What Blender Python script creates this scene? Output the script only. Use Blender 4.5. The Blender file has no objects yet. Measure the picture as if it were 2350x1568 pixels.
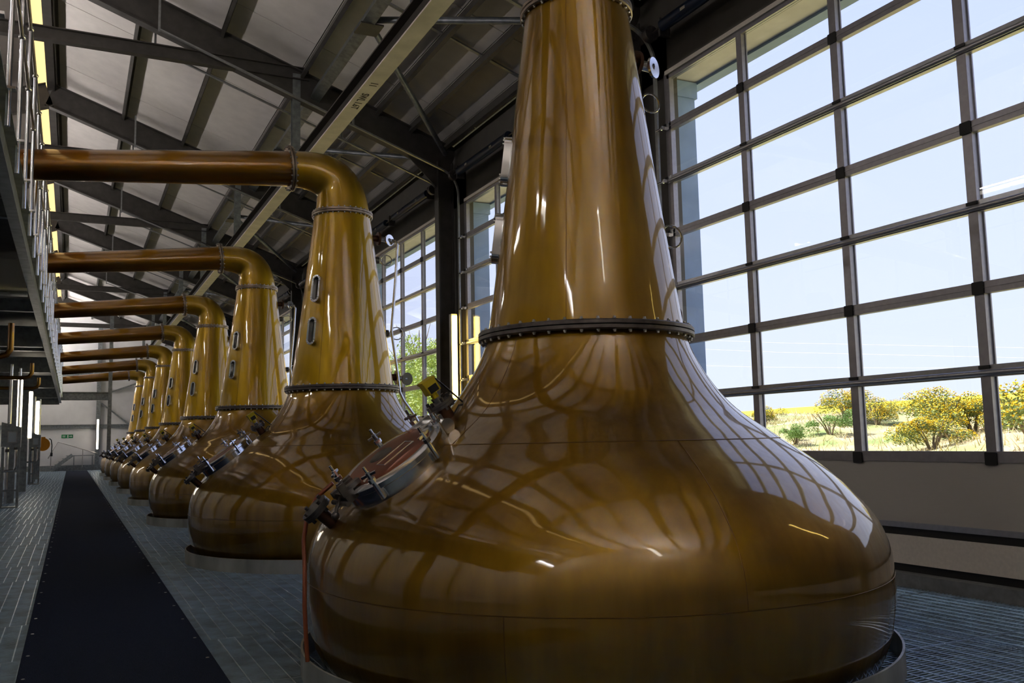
import bpy, bmesh, math, random
from mathutils import Matrix, Vector
random.seed(7)
S = bpy.context.scene
COL = S.collection
PI = math.pi

# ------------------------------------------------------------------ camera
cd = bpy.data.cameras.new('camera'); cam = bpy.data.objects.new('camera', cd); COL.objects.link(cam)
R_ = Vector((0.8980, -0.4394, -0.0203)); F_ = Vector((0.4389, 0.8920, 0.1083))
R_.normalize(); F_ = (F_ - R_ * F_.dot(R_)).normalized(); U_ = R_.cross(F_)
cam.matrix_world = Matrix(((R_.x, U_.x, -F_.x, 0), (R_.y, U_.y, -F_.y, 0), (R_.z, U_.z, -F_.z, 1.5), (0, 0, 0, 1)))
cd.sensor_width = 36; cd.lens = 31.415; cd.clip_start = .05; cd.clip_end = 1000
S.camera = cam

# ------------------------------------------------------------------ sky, sun, exposure
W = bpy.data.worlds.new('world'); S.world = W; W.use_nodes = True
nt = W.node_tree; bg = nt.nodes['Background']
tcw = nt.nodes.new('ShaderNodeTexCoord'); sxyz = nt.nodes.new('ShaderNodeSeparateXYZ'); ramp = nt.nodes.new('ShaderNodeValToRGB')
nt.links.new(tcw.outputs['Generated'], sxyz.inputs[0]); nt.links.new(sxyz.outputs[2], ramp.inputs[0]); nt.links.new(ramp.outputs[0], bg.inputs[0])
el = ramp.color_ramp.elements; el[0].position = 0; el[0].color = (.73, .76, .86, 1); el[1].position = 1; el[1].color = (.40, .50, .92, 1)
e2 = el.new(.45); e2.color = (.55, .62, .95, 1)
bg.inputs[1].default_value = 0.63
sd = bpy.data.lights.new('sun', 'SUN'); sd.energy = 6.0; sd.angle = .01; sd.color = (1, .95, .86)
sun = bpy.data.objects.new('sun', sd); COL.objects.link(sun)
sun.rotation_euler = Vector((-0.34, 0.50, 0.80)).to_track_quat('Z', 'Y').to_euler()
S.view_settings.view_transform = 'Standard'; S.view_settings.look = 'None'; S.view_settings.gamma = 1
S.view_settings.exposure = 1.2
S.view_settings.use_curve_mapping = False
S.cycles.max_bounces = 10; S.cycles.diffuse_bounces = 5; S.cycles.glossy_bounces = 5; S.cycles.transparent_max_bounces = 16
S.cycles.sample_clamp_indirect = 8; S.cycles.caustics_reflective = False; S.cycles.caustics_refractive = False

# ------------------------------------------------------------------ dimensions
SX, SY0, SP = 3.404, 5.68, 6.689            # still axes
BAY, YJ = 7.27, 9.95                        # window bays
DOORS = list(range(0, 8))                  # door k spans YJ+BAY*k-6.1 .. YJ+BAY*k
YB, YF = -4.6, 66.5                        # back and far wall
XW = 7.42; XL = -9.0; XR = -.78; SL = .36
def z0(x): return 7.6 + SL * (7.44 - x) if x > XR else 7.6 + SL * (7.44 - (2 * XR - x))
FRAMES = [YJ + .65 + BAY * k for k in range(-1, 8)]

# ------------------------------------------------------------------ materials
def newmat(name):
    m = bpy.data.materials.new(name); m.use_nodes = True
    return m, m.node_tree.nodes, m.node_tree.links, m.node_tree.nodes['Principled BSDF']
def mat(name, col, rough=.5, metal=0., noise=0., nscale=8., stretch=(1, 1, 1), bump=0., coat=0., emit=None, estr=0., rvar=0., spec=None):
    m, N, L, b = newmat(name)
    b.inputs['Base Color'].default_value = (*col, 1); b.inputs['Roughness'].default_value = rough; b.inputs['Metallic'].default_value = metal
    if spec is not None: b.inputs['Specular IOR Level'].default_value = spec
    if coat: b.inputs['Coat Weight'].default_value = coat; b.inputs['Coat Roughness'].default_value = .04
    if emit: b.inputs['Emission Color'].default_value = (*emit, 1); b.inputs['Emission Strength'].default_value = estr
    if noise or bump or rvar:
        tc = N.new('ShaderNodeTexCoord'); mp = N.new('ShaderNodeMapping'); mp.inputs['Scale'].default_value = stretch
        nz = N.new('ShaderNodeTexNoise'); nz.inputs['Scale'].default_value = nscale; nz.inputs['Detail'].default_value = 5
        L.new(tc.outputs['Object'], mp.inputs[0]); L.new(mp.outputs[0], nz.inputs[0])
        if noise:
            r = N.new('ShaderNodeValToRGB'); r.color_ramp.elements[0].position = .3; r.color_ramp.elements[1].position = .7
            r.color_ramp.elements[0].color = (*[c * (1 - noise) for c in col], 1); r.color_ramp.elements[1].color = (*[min(1, c * (1 + noise)) for c in col], 1)
            L.new(nz.outputs[0], r.inputs[0]); L.new(r.outputs[0], b.inputs['Base Color'])
        if rvar:
            mr = N.new('ShaderNodeMapRange'); mr.inputs[3].default_value = max(0.02, rough - rvar); mr.inputs[4].default_value = rough + rvar
            L.new(nz.outputs[0], mr.inputs[0]); L.new(mr.outputs[0], b.inputs['Roughness'])
        if bump:
            bp = N.new('ShaderNodeBump'); bp.inputs['Strength'].default_value = bump; bp.inputs['Distance'].default_value = .02
            L.new(nz.outputs[0], bp.inputs['Height']); L.new(bp.outputs[0], b.inputs['Normal'])
    return m
def copper_mat(name, c0, c1, rough, along=False):
    m, N, L, b = newmat(name)
    tc = N.new('ShaderNodeTexCoord')
    def noise(sc, st, det=4):
        mp = N.new('ShaderNodeMapping'); mp.inputs['Scale'].default_value = (st[2], st[1], st[0]) if along else st
        nz = N.new('ShaderNodeTexNoise'); nz.inputs['Scale'].default_value = sc; nz.inputs['Detail'].default_value = det
        L.new(tc.outputs['Object'], mp.inputs[0]); L.new(mp.outputs[0], nz.inputs[0]); return nz
    a = noise(3.2, (1, 1, .18)); c = noise(.9, (1, 1, .8), 3); d = noise(26, (1, 1, .05), 2)
    mix = N.new('ShaderNodeMath'); mix.operation = 'MULTIPLY_ADD'; mix.inputs[1].default_value = .55; L.new(a.outputs[0], mix.inputs[0])
    sc = N.new('ShaderNodeMath'); sc.operation = 'MULTIPLY'; sc.inputs[1].default_value = .45; L.new(c.outputs[0], sc.inputs[0]); L.new(sc.outputs[0], mix.inputs[2])
    rp = N.new('ShaderNodeValToRGB'); e = rp.color_ramp.elements
    e[0].position = .34; e[0].color = (*c0, 1); e[1].position = .66; e[1].color = (*c1, 1)
    L.new(mix.outputs[0], rp.inputs[0]); L.new(rp.outputs[0], b.inputs['Base Color'])
    b.inputs['Metallic'].default_value = 1
    mr = N.new('ShaderNodeMapRange'); mr.inputs[3].default_value = rough * .75; mr.inputs[4].default_value = rough * 1.3
    L.new(d.outputs[0], mr.inputs[0]); L.new(mr.outputs[0], b.inputs['Roughness'])
    b.inputs['Coat Weight'].default_value = 1.; b.inputs['Coat Roughness'].default_value = .05; b.inputs['Coat IOR'].default_value = 1.66
    g = noise(2.2, (1, 1, 1), 2); bp = N.new('ShaderNodeBump'); bp.inputs['Strength'].default_value = .12; bp.inputs['Distance'].default_value = .03
    L.new(g.outputs[0], bp.inputs['Height']); L.new(bp.outputs[0], b.inputs['Normal']); L.new(bp.outputs[0], b.inputs['Coat Normal'])
    return m
def glass_mat(name, tint, refl=.06):
    m, N, L, b = newmat(name); N.remove(b)
    t = N.new('ShaderNodeBsdfTransparent'); t.inputs[0].default_value = (*tint, 1)
    g = N.new('ShaderNodeBsdfGlossy'); g.inputs['Roughness'].default_value = .01
    lw = N.new('ShaderNodeLayerWeight'); lw.inputs[0].default_value = .5
    pw = N.new('ShaderNodeMath'); pw.operation = 'POWER'; pw.inputs[1].default_value = 5; L.new(lw.outputs['Facing'], pw.inputs[0])
    ma = N.new('ShaderNodeMath'); ma.operation = 'MULTIPLY_ADD'; ma.inputs[1].default_value = .7; ma.inputs[2].default_value = refl * .5; L.new(pw.outputs[0], ma.inputs[0])
    mx = N.new('ShaderNodeMixShader'); L.new(ma.outputs[0], mx.inputs[0]); L.new(t.outputs[0], mx.inputs[1]); L.new(g.outputs[0], mx.inputs[2])
    L.new(mx.outputs[0], N['Material Output'].inputs[0]); return m
def translucent_mat(name, col):
    m, N, L, b = newmat(name); N.remove(b)
    t = N.new('ShaderNodeBsdfTranslucent'); t.inputs[0].default_value = (*col, 1)
    L.new(t.outputs[0], N['Material Output'].inputs[0]); return m

M = {}
M['copper'] = copper_mat('golden_copper', (.26, .135, .006), (.56, .35, .016), .44)
M['copper1'] = copper_mat('aged_shaded_copper', (.17, .085, .007), (.38, .222, .016), .48)  # patina on the nearest still; dark reflections painted into the other pots
M['copper_arm'] = copper_mat('pipe_copper', (.20, .082, .006), (.38, .19, .012), .36, True)
M['lid'] = mat('red_copper', (.24, .06, .02), .3, 1, .25, 6)
M['seam'] = mat('weld_seam_copper', (.19, .098, .02), .45, 1)
M['flange'] = mat('dark_flange_steel', (.13, .115, .11), .45, .8, .4, 12)
M['tflange'] = mat('tinned_flange', (.30, .24, .19), .38, .9, .35, 14)
M['bolt'] = mat('bolt_steel', (.5, .49, .47), .3, 1)
M['chrome'] = mat('polished_steel', (.80, .81, .84), .16, 1, .1, 10)
M['steel'] = mat('brushed_steel', (.48, .47, .47), .3, 1, .15, 12)
M['darksteel'] = mat('dark_worked_steel', (.16, .15, .15), .4, .9, .3, 18)
M['nozzle'] = mat('brown_nozzle', (.11, .055, .035), .35, .8)
M['galv'] = mat('galvanised_steel', (.33, .36, .38), .42, .85, .25, 9)
M['grate'] = mat('galvanised_skyblue_grating', (.54, .68, .80), .38, .7, .25, 5)  # blue of the window skylight mixed into the galvanised colour
M['frame'] = mat('dark_frame_paint', (.055, .05, .047), .55, 0, .25, 5)
M['purlin'] = mat('purlin_paint', (.075, .07, .066), .5, 0, .2, 6)
M['rail_galv'] = mat('track_galvanised', (.32, .33, .34), .4, .7, .2, 10)
M['beamweb'] = mat('beam_web_paint', (.05, .043, .038), .6, 0, .2, 5)
M['beamcream'] = mat('beam_cream_paint', (.88, .81, .76), .6, 0, .12, 3)
M['tube'] = mat('brace_tube_galv', (.22, .24, .28), .4, .6, .35, 6)
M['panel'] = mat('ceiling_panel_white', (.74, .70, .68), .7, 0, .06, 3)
M['paneld'] = mat('left_slope_shade_panel', (.17, .15, .14), .7, 0, .08, 3)  # shade put into the left slope's colour to offset the strong uplights
M['doorpanel'] = mat('door_panel_grey', (.50, .47, .43), .55, 0, .05, 60, (1, .1, 30))
M['plinth'] = mat('plinth_beige', (.74, .68, .61), .7, 0, .06, 30)
M['kerb'] = mat('kerb_concrete', (.17, .18, .19), .8, 0, .2, 12)
M['black'] = mat('black_rubber', (.006, .006, .007), .6)
M['alu'] = mat('window_aluminium', (.34, .325, .35), .4, .55, .08, 20)
M['alul'] = mat('window_rail_aluminium', (.42, .42, .45), .32, .7, .08, 20)
M['clad'] = mat('dark_cladding', (.085, .078, .07), .6, 0, .12, 4)
M['white'] = mat('white_wall', (.84, .84, .86), .65, 0, .04, 2)
M['whiteb'] = mat('back_wall_white', (.62, .59, .54), .65, 0, .05, 2)
M['carpet'] = mat('navy_carpet', (.017, .024, .046), .95, 0, .45, 160, bump=.5, spec=.1)
M['pit'] = mat('pit_concrete', (.016, .017, .019), .9, 0, .3, 2)
M['slab'] = mat('floor_slab', (.16, .18, .19), .8, 0, .15, 3)
M['ring'] = mat('kerb_ring_steel', (.44, .46, .45), .5, .5, .35, 3, (1, 1, .4))
M['glass'] = glass_mat('window_glass', (.93, .955, .985))
M['sight'] = mat('sight_glass', (.02, .02, .02), .06, 0, coat=1)
M['blue'] = mat('blue_spring_tube', (.018, .035, .085), .35)
M['orange'] = mat('orange_plastic', (.90, .36, .02), .4)
M['yellow'] = mat('yellow_plastic', (.80, .62, .02), .4)
M['blackp'] = mat('black_plastic', (.012, .012, .013), .35)
M['hose'] = mat('rust_red_hose', (.32, .085, .035), .5)
M['lamp'] = mat('lamp_tube', (1, .9, .7), .5, emit=(1, .68, .15), estr=8)
M['lampc'] = mat('lamp_tube_cool', (1, .95, .9), .5, emit=(1, .88, .70), estr=10)
M['pend'] = mat('fill_diffuser', (1, .97, .92), .5, emit=(1, .93, .82), estr=4)
M['fill_up'] = mat('fill_uplight', (1, .97, .92), .5, emit=(1, .93, .88), estr=82)  # added uplights; strong emission brightens the dim interior
M['lamph'] = mat('lamp_housing', (.6, .58, .5), .4)
M['ridge'] = translucent_mat('ridge_skylight_sheet', (.42, .28, .11))
M['cream'] = mat('cream_paint', (.80, .75, .64), .6)
M['exit'] = mat('exit_green', (.0, .22, .07), .5)
M['signw'] = mat('sign_white', (.8, .85, .8), .5)
M['ink'] = mat('stencil_ink', (.03, .025, .02), .7)
M['conc'] = mat('outer_render', (.78, .73, .71), .8, 0, .1, 3)
M['skyshade'] = mat('skyshade_blue', (.27, .38, .60), .6, 0, .08, 3)  # blue of sky-lit shade put into the pilaster and gutter colour
M['pline'] = mat('pale_cable', (.45, .46, .48), .5)
M['wood'] = mat('weathered_post', (.35, .30, .25), .9, 0, .3, 20)

# ------------------------------------------------------------------ mesh builder
class MB:
    def __init__(s): s.v = []; s.f = []
    def add(s, vs, fs, T=None):
        o = len(s.v)
        s.v += [tuple(T @ Vector(v)) if T is not None else tuple(v) for v in vs]
        s.f += [tuple(i + o for i in f) for f in fs]; return s
    def box(s, x0, x1, y0, y1, z0_, z1, T=None):
        vs = [(x, y, z) for z in (z0_, z1) for y in (y0, y1) for x in (x0, x1)]
        return s.add(vs, [(0, 2, 3, 1), (4, 5, 7, 6), (0, 1, 5, 4), (2, 6, 7, 3), (0, 4, 6, 2), (1, 3, 7, 5)], T)
    def cbox(s, c, d, T=None):
        return s.box(c[0] - d[0] / 2, c[0] + d[0] / 2, c[1] - d[1] / 2, c[1] + d[1] / 2, c[2] - d[2] / 2, c[2] + d[2] / 2, T)
    def lathe(s, prof, n=32, T=None, close=False):
        m = len(prof); vs = []; fs = []
        for i in range(n):
            a = 2 * PI * i / n; c, q = math.cos(a), math.sin(a)
            vs += [(r * c, r * q, z) for r, z in prof]
        for i in range(n):
            j = (i + 1) % n
            for k in range(m - 1 + (1 if close else 0)):
                l = (k + 1) % m
                fs.append((i * m + k, j * m + k, j * m + l, i * m + l))
        return s.add(vs, fs, T)
    def cyl(s, r, z0_, z1, n=16, T=None, r2=None):
        r2 = r if r2 is None else r2; o = [(r * math.cos(2 * PI * i / n), r * math.sin(2 * PI * i / n), z0_) for i in range(n)]
        p = [(r2 * math.cos(2 * PI * i / n), r2 * math.sin(2 * PI * i / n), z1) for i in range(n)]
        fs = [(i, (i + 1) % n, n + (i + 1) % n, n + i) for i in range(n)] + [tuple(range(n - 1, -1, -1)), tuple(range(n, 2 * n))]
        return s.add(o + p, fs, T)
    def ball(s, r, c, n=10, m=6):
        prof = [(r * math.sin(PI * k / m) + 1e-5, -r * math.cos(PI * k / m)) for k in range(m + 1)]
        return s.lathe(prof, n, Matrix.Translation(c))
    def tube(s, pts, r, n=10, caps=True):
        P = [Vector(p) for p in pts]; k = len(P); rr = r if isinstance(r, (list, tuple)) else [r] * k
        up = None; vs = []
        for i in range(k):
            t = (P[min(i + 1, k - 1)] - P[max(i - 1, 0)]).normalized()
            if up is None:
                up = Vector((0, 0, 1)) if abs(t.z) < .9 else Vector((1, 0, 0))
            a = (up - t * up.dot(t)).normalized(); b = t.cross(a); up = a
            vs += [tuple(P[i] + (a * math.cos(2 * PI * j / n) + b * math.sin(2 * PI * j / n)) * rr[i]) for j in range(n)]
        fs = [(i * n + j, i * n + (j + 1) % n, (i + 1) * n + (j + 1) % n, (i + 1) * n + j) for i in range(k - 1) for j in range(n)]
        if caps: fs += [tuple(range(n - 1, -1, -1)), tuple(range((k - 1) * n, k * n))]
        return s.add(vs, fs)
    def beam(s, a, b, w, h, up=(0, 0, 1), shape='box', t=.02):
        """a bar from a to b; w across, h along up; shape box or I"""
        a = Vector(a); b = Vector(b); y = (b - a); L = y.length; y.normalize(); z = Vector(up); z = (z - y * z.dot(y)).normalized(); x = y.cross(z)
        T = Matrix(((x.x, y.x, z.x, a.x), (x.y, y.y, z.y, a.y), (x.z, y.z, z.z, a.z), (0, 0, 0, 1)))
        if shape == 'I':
            s.box(-w / 2, w / 2, 0, L, h / 2 - t, h / 2, T); s.box(-w / 2, w / 2, 0, L, -h / 2, -h / 2 + t, T); s.box(-t * .5, t * .5, 0, L, -h / 2 + t, h / 2 - t, T)
        elif shape == 'C':
            s.box(-w / 2, w / 2, 0, L, h / 2 - t, h / 2, T); s.box(-w / 2, w / 2, 0, L, -h / 2, -h / 2 + t, T); s.box(-w / 2, -w / 2 + t, 0, L, -h / 2 + t, h / 2 - t, T)
        else: s.box(-w / 2, w / 2, 0, L, -h / 2, h / 2, T)
        return s
    def mesh(s, name, m, smooth=None):
        me = bpy.data.meshes.new(name); me.from_pydata(s.v, [], s.f); me.validate(); me.update()
        bm = bmesh.new(); bm.from_mesh(me); bmesh.ops.recalc_face_normals(bm, faces=bm.faces); bm.to_mesh(me); bm.free()
        if m: me.materials.append(m if not isinstance(m, str) else M[m])
        if smooth is not None:
            me.polygons.foreach_set('use_smooth', [True] * len(me.polygons)); me.set_sharp_from_angle(angle=math.radians(smooth))
        return me
def link(name, me, parent=None, loc=(0, 0, 0), rot=(0, 0, 0)):
    o = bpy.data.objects.new(name, me); COL.objects.link(o); o.location = loc; o.rotation_euler = rot
    if parent: o.parent = parent
    return o
def mk(name, mb, m, parent=None, smooth=None, loc=(0, 0, 0), rot=(0, 0, 0)):
    return link(name, mb.mesh(name, m, smooth), parent, loc, rot)
def tag(o, label=None, cat=None, group=None, kind=None):
    if label: o['label'] = label
    if cat: o['category'] = cat
    if group: o['group'] = group
    if kind: o['kind'] = kind
    return o
def thing(name, label, cat, loc=(0, 0, 0), group=None, rot=(0, 0, 0)):
    return tag(link(name, None, None, loc, rot), label, cat, group)
def struct(o, label): o['kind'] = 'structure'; o['label'] = label; return o
def copy_tree(o, parent=None):
    c = o.copy(); COL.objects.link(c); c.parent = parent
    for ch in o.children: copy_tree(ch, c)
    return c
def frameT(o, zd, xh=(0, 1, 0)):
    z = Vector(zd).normalized(); x = Vector(xh); x = (x - z * x.dot(z)).normalized(); y = z.cross(x)
    return Matrix(((x.x, y.x, z.x, o[0]), (x.y, y.y, z.y, o[1]), (x.z, y.z, z.z, o[2]), (0, 0, 0, 1)))
def text_mesh(txt, size, m, depth=.002):
    c = bpy.data.curves.new('lettering', 'FONT'); c.body = txt; c.size = size; c.extrude = depth; c.align_x = 'CENTER'; c.align_y = 'CENTER'
    o = bpy.data.objects.new('lettering_source', c); COL.objects.link(o)
    bpy.context.view_layer.update()
    me = bpy.data.meshes.new_from_object(o.evaluated_get(bpy.context.evaluated_depsgraph_get()))
    bpy.data.objects.remove(o); me.materials.clear(); me.materials.append(M[m]); return me
def spline(kz, kr, z):
    n = len(kz); h = [kz[i + 1] - kz[i] for i in range(n - 1)]; d = [(kr[i + 1] - kr[i]) / h[i] for i in range(n - 1)]
    t = [d[0]] + [0 if d[i - 1] * d[i] <= 0 else 2 * d[i - 1] * d[i] / (d[i - 1] + d[i]) for i in range(1, n - 1)] + [d[-1]]
    i = 0
    while i < n - 2 and z > kz[i + 1]: i += 1
    s = (z - kz[i]) / h[i]
    return (2 * s**3 - 3 * s**2 + 1) * kr[i] + (s**3 - 2 * s**2 + s) * h[i] * t[i] + (-2 * s**3 + 3 * s**2) * kr[i + 1] + (s**3 - s**2) * h[i] * t[i + 1]

# ================================================================== SHELL
# floor: dark pit with steel grating panels on top
fl = struct(mk('floor', MB().box(XL, 7.6, YB, YF, -.75, -.65), 'pit'), 'dark pit under galvanised steel floor grating')
mk('slab', MB().box(XL, -2.95, YB, YF, -.65, 0), 'slab', fl)
PW, PL, CS = 1.47, 1.46, .1225
def panel_mesh(off):
    b = MB(); n = 36
    for i in range(n):
        y = (i + .5) * PL / n; b.box(.006, PW - .006, y - .0025, y + .0025, -.032, -.003)
    for j in range(12):
        x = off + j * CS + .01
        if x < PW - .01: b.box(x - .004, x + .004, .006, PL - .006, -.026, 0)
    for x in (.002, PW - .006): b.box(x, x + .004, .003, PL - .003, -.034, -.001)
    for y in (.002, PL - .006): b.box(.003, PW - .003, y, y + .004, -.034, -.001)
    return b
pm = [panel_mesh(.02).mesh('grating_panel', 'grate'), panel_mesh(.075).mesh('grating_panel', 'grate'), panel_mesh(.048).mesh('grating_panel', 'grate')]
row0 = 7.44 - PL * 4
for r in range(42):
    for c in range(7):
        link('grating_panel', pm[(r * 2 + r // 3) % 3], fl, (-2.94 + PW * c, row0 + PL * r, 0))
rest = MB()
for r in list(range(-4, 0)) + list(range(42, 45)):
    for c in range(7):
        x, y = -2.94 + PW * c, row0 + PL * r
        for i in range(36): rest.box(x, x + PW, y + (i + .5) * PL / 36 - .0025, y + (i + .5) * PL / 36 + .0025, -.032, -.003)
        for j in range(12): rest.box(x + .02 + j * CS - .004, x + .02 + j * CS + .004, y, y + PL, -.026, 0)
tag(mk('grating', rest, 'grate', fl), kind='stuff')

# carpet runner with round stud fixings
cp = thing('carpet_runner', 'long navy blue carpet runner down the aisle beside the stills', 'carpet', (.33, 0, 0))
b = MB().box(-.61, .61, 1.5, 65.0, .002, .014); mk('mat', b, 'carpet', cp)
stud = MB().cyl(.012, .014, .018, 10).mesh('stud', 'steel')
y = 5.2; k = 0
while y < 30:
    for sx in (-.57, .57): link('stud', stud, cp, (sx, y, 0)); 
    y += .73 + .12 * (k % 2); k += 1

# ceiling: sandwich panels between purlins, both slopes
cl = MB()
for sgn in (1, -1):
    xs = (XR + .02, 8.25) if sgn > 0 else (2 * XR - 8.25, XR - .36)
    cl.add([(xs[0], YB - .3, z0(xs[0]) + .60), (xs[1], YB - .3, z0(xs[1]) + .60), (xs[1], YF + .3, z0(xs[1]) + .60), (xs[0], YF + .3, z0(xs[0]) + .60),
            (xs[0], YB - .3, z0(xs[0]) + .68), (xs[1], YB - .3, z0(xs[1]) + .68), (xs[1], YF + .3, z0(xs[1]) + .68), (xs[0], YF + .3, z0(xs[0]) + .68)],
           [(0, 1, 2, 3), (7, 6, 5, 4), (0, 4, 5, 1), (1, 5, 6, 2), (2, 6, 7, 3), (3, 7, 4, 0)])
ce = struct(mk('ceiling', cl, 'purlin'), 'pitched roof with pale ceiling panels between dark purlins')
PX = [-.62, 1.0, 2.49, 4.1, 5.7, 6.46, 7.25]
th = math.atan(SL)
def slope_panel(w, l, m):
    return MB().box(0, w, .012, l - .012, 0, .05).mesh('ceiling_panel', m)
NPY = 20; LPY = (YF - YB) / NPY
wp = 1.52 / math.cos(th)
for sgn in (1, -1):
    edges = [-.60, 1.0, 2.49, 4.1, 5.7, 6.46, 7.25, 7.5]
    for i in range(7):
        xa, xb = edges[i], edges[i + 1]
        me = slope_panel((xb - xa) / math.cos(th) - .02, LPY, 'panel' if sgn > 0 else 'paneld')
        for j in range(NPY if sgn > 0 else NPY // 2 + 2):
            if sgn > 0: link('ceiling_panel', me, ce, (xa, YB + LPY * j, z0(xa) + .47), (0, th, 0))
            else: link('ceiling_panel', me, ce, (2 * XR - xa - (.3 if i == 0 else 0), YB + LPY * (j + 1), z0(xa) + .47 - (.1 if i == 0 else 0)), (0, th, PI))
for sgn in (1, -1):
    for x in PX:
        xx = x if sgn > 0 else 2 * XR - x - (.25 if x == PX[0] else 0)
        b = MB().beam((xx, YB, z0(x) + .34), (xx, YF, z0(x) + .34), .075, .24, (SL * sgn, 0, 1), 'C', .012)
        mk('purlin', b, 'purlin', ce)
nog = MB()
for (xa, xb) in ((4.15, 5.66), (5.74, 6.42), (6.50, 7.21)):
    me = MB().beam((xa, 0, z0(xa) + .40), (xb, 0, z0(xb) + .40), .07, .03).mesh('sag_bar', 'rail_galv')
    for y in FRAMES: link('sag_bar', me, ce, (0, y + BAY / 2 - .2 if y + BAY / 2 < YF else y - 1, 0))
mk('ridge_beam', MB().box(XR - .06, XR + .12, YB, YF, z0(XR) + .12, z0(XR) + .52), 'frame', ce)
mk('skylight_strip', MB().add([(XR - .07, YB, z0(XR) + .44), (XR - .37, YB, z0(XR) + .35), (XR - .37, YF, z0(XR) + .35), (XR - .07, YF, z0(XR) + .44)], [(0, 1, 2, 3)]), 'ridge', ce)

# walls
wr = MB()
for k in DOORS[:-1]:
    wr.box(7.46, 7.62, YJ + BAY * k + .02, YJ + BAY * k + 1.15, 0, 7.3)
wr.box(7.46, 7.62, YB, YF, 6.60, 8.0)
wr.box(7.46, 7.62, YJ + BAY * 7 + .02, YF, 0, 7.3); wr.box(7.46, 7.62, YB, YJ + BAY * DOORS[0] - 6.12, 0, 7.3)
struct(mk('wall_right', wr, 'clad'), 'dark clad window wall piers and lintel')
struct(mk('trim_1', MB().box(7.40, 7.62, YB, YF, .20, .475), 'plinth'), 'beige plinth band under the glazed doors')
struct(mk('trim_2', MB().box(7.44, 7.62, YB, YF, .12, .20).box(7.44, 7.62, YB, YF, .475, .55), 'black'), 'black rubber seal strips above and below the plinth')
struct(mk('baseboard_right', MB().box(7.30, 7.62, YB, YF, -.05, .12), 'kerb'), 'grey concrete kerb along the window wall')
struct(mk('wall_left', MB().box(XL - .15, XL, YB, YF, 0, 8.2), 'white'), 'white wall beyond the walkway')
def gable(y0, y1):
    zz = lambda x: z0(x) + .6
    p = [(XL, -.6), (7.6, -.6), (7.6, zz(7.6)), (XR, zz(XR)), (XL, zz(XL))]; n = len(p)
    return MB().add([(x, y0, z) for x, z in p] + [(x, y1, z) for x, z in p], [tuple(range(n)), tuple(range(2 * n - 1, n - 1, -1))] + [(i, i + n, (i + 1) % n + n, (i + 1) % n) for i in range(n)])
wf = struct(mk('wall_far', gable(YF, YF + .15), 'white'), 'white gable wall at the far end of the hall')
mk('girt_rail', MB().beam((-6, YF - .09, 2.9), (7, YF - .09, 2.9), .14, .26, (0, 0, 1), 'C', .03), 'galv', wf)
mk('girt_rail', MB().beam((-6, YF - .09, 6.4), (7, YF - .09, 6.4), .14, .26, (0, 0, 1), 'C', .03), 'galv', wf)
for x in (1.53, -5.2): mk('gable_column', MB().beam((x, YF - .18, 0), (x, YF - .18, z0(x)), .26, .26, (0, 1, 0), 'I', .02), 'galv', wf)
mk('diagonal_brace', MB().beam((1.7, YF - .2, 4.45), (6.6, YF - .2, .4), .12, .10), 'galv', wf)
mk('diagonal_brace', MB().beam((2.3, YF - .22, 5.2), (6.8, YF - .22, 6.9), .16, .10), 'galv', wf)
mk('baseboard', MB().box(-8, 7, YF - .06, YF, 0, .35), 'galv', wf)
struct(mk('wall_back', gable(YB - .15, YB), 'whiteb'), 'pale gable wall behind the viewpoint')

# ------------------------------------------------------------------ glazed sectional doors (the windows)
NP = 4; PWD = 6.1 / NP; ZR = [5.83, 5.065, 4.30, 3.545, 2.785, 2.025]; ZT, ZBt = 6.52, 1.30
pane_h = [(ZT, ZR[0])] + [(ZR[i], ZR[i + 1]) for i in range(5)] + [(ZR[5], ZBt)]
pane_me = {}
for i, (a, c) in enumerate(pane_h):
    pane_me[i] = MB().box(XW + .03, XW + .045, .045, PWD - .045, c + (.05 if i < 6 else .0), a - (.05 if i else 0)).mesh('pane', 'glass')
rail_flat = MB().box(XW, XW + .07, 0, 6.1, -.055, .055).box(XW - .006, XW, 0, 6.1, -.004, .004).mesh('rail', 'alu')
b = MB().box(XW + .005, XW + .07, 0, 6.1, -.055, .055)
b.tube([(XW - .01, 0, -.018), (XW - .01, 6.1, -.018)], .028, 12); rail_round = b.mesh('rail', 'alul', 40)
mull = MB().box(XW + .004, XW + .066, -.05, .05, ZBt - .02, ZT + .02).box(XW + .066, XW + .082, -.065, .03, ZBt, ZT).mesh('mullion', 'alu')
hinge = MB(); bmh = [(-.058, -.05), (-.05, -.058), (.05, -.058), (.058, -.05), (.058, .05), (.05, .058), (-.05, .058), (-.058, .05)]
hinge.add([(XW - .018, y, z) for y, z in bmh] + [(XW + .002, y, z) for y, z in bmh], [tuple(range(8)), tuple(range(15, 7, -1))] + [(i, i + 8, (i + 1) % 8 + 8, (i + 1) % 8) for i in range(8)])
hinge = hinge.mesh('hinge', 'black')
slot = MB().box(XW - .012, XW + .002, -.055, .055, .02, .05).mesh('hinge_slot', 'black')
brk = MB().box(XW - .10, XW - .01, -.02, .02, -.05, .0).box(XW - .02, XW, -.07, .05, -.05, .05)
brk.cyl(.022, -.11, .0, 10, Matrix.Translation((XW - .10, 0, -.04)) @ Matrix.Rotation(PI / 2, 4, 'X')); brk = brk.mesh('roller_bracket', 'chrome')
def track_path(y):
    p = [(XW - .10, y, .6), (XW - .10, y, 6.75)]; n = Vector((-1, 0, SL)).normalized(); r = .55
    ph = PI / 2 - th
    c = Vector((XW - .10 - r, y, 6.75))
    for i in range(1, 9):
        a = (PI / 2 - th) * i / 8; p.append((c.x + r * math.cos(a), y, c.z + r * math.sin(a)))
    e = Vector(p[-1]); L = (e.x - 1.25) / math.cos(th); q = e + Vector((-math.cos(th), 0, math.sin(th))) * L
    p.append(tuple(q)); return p
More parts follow.
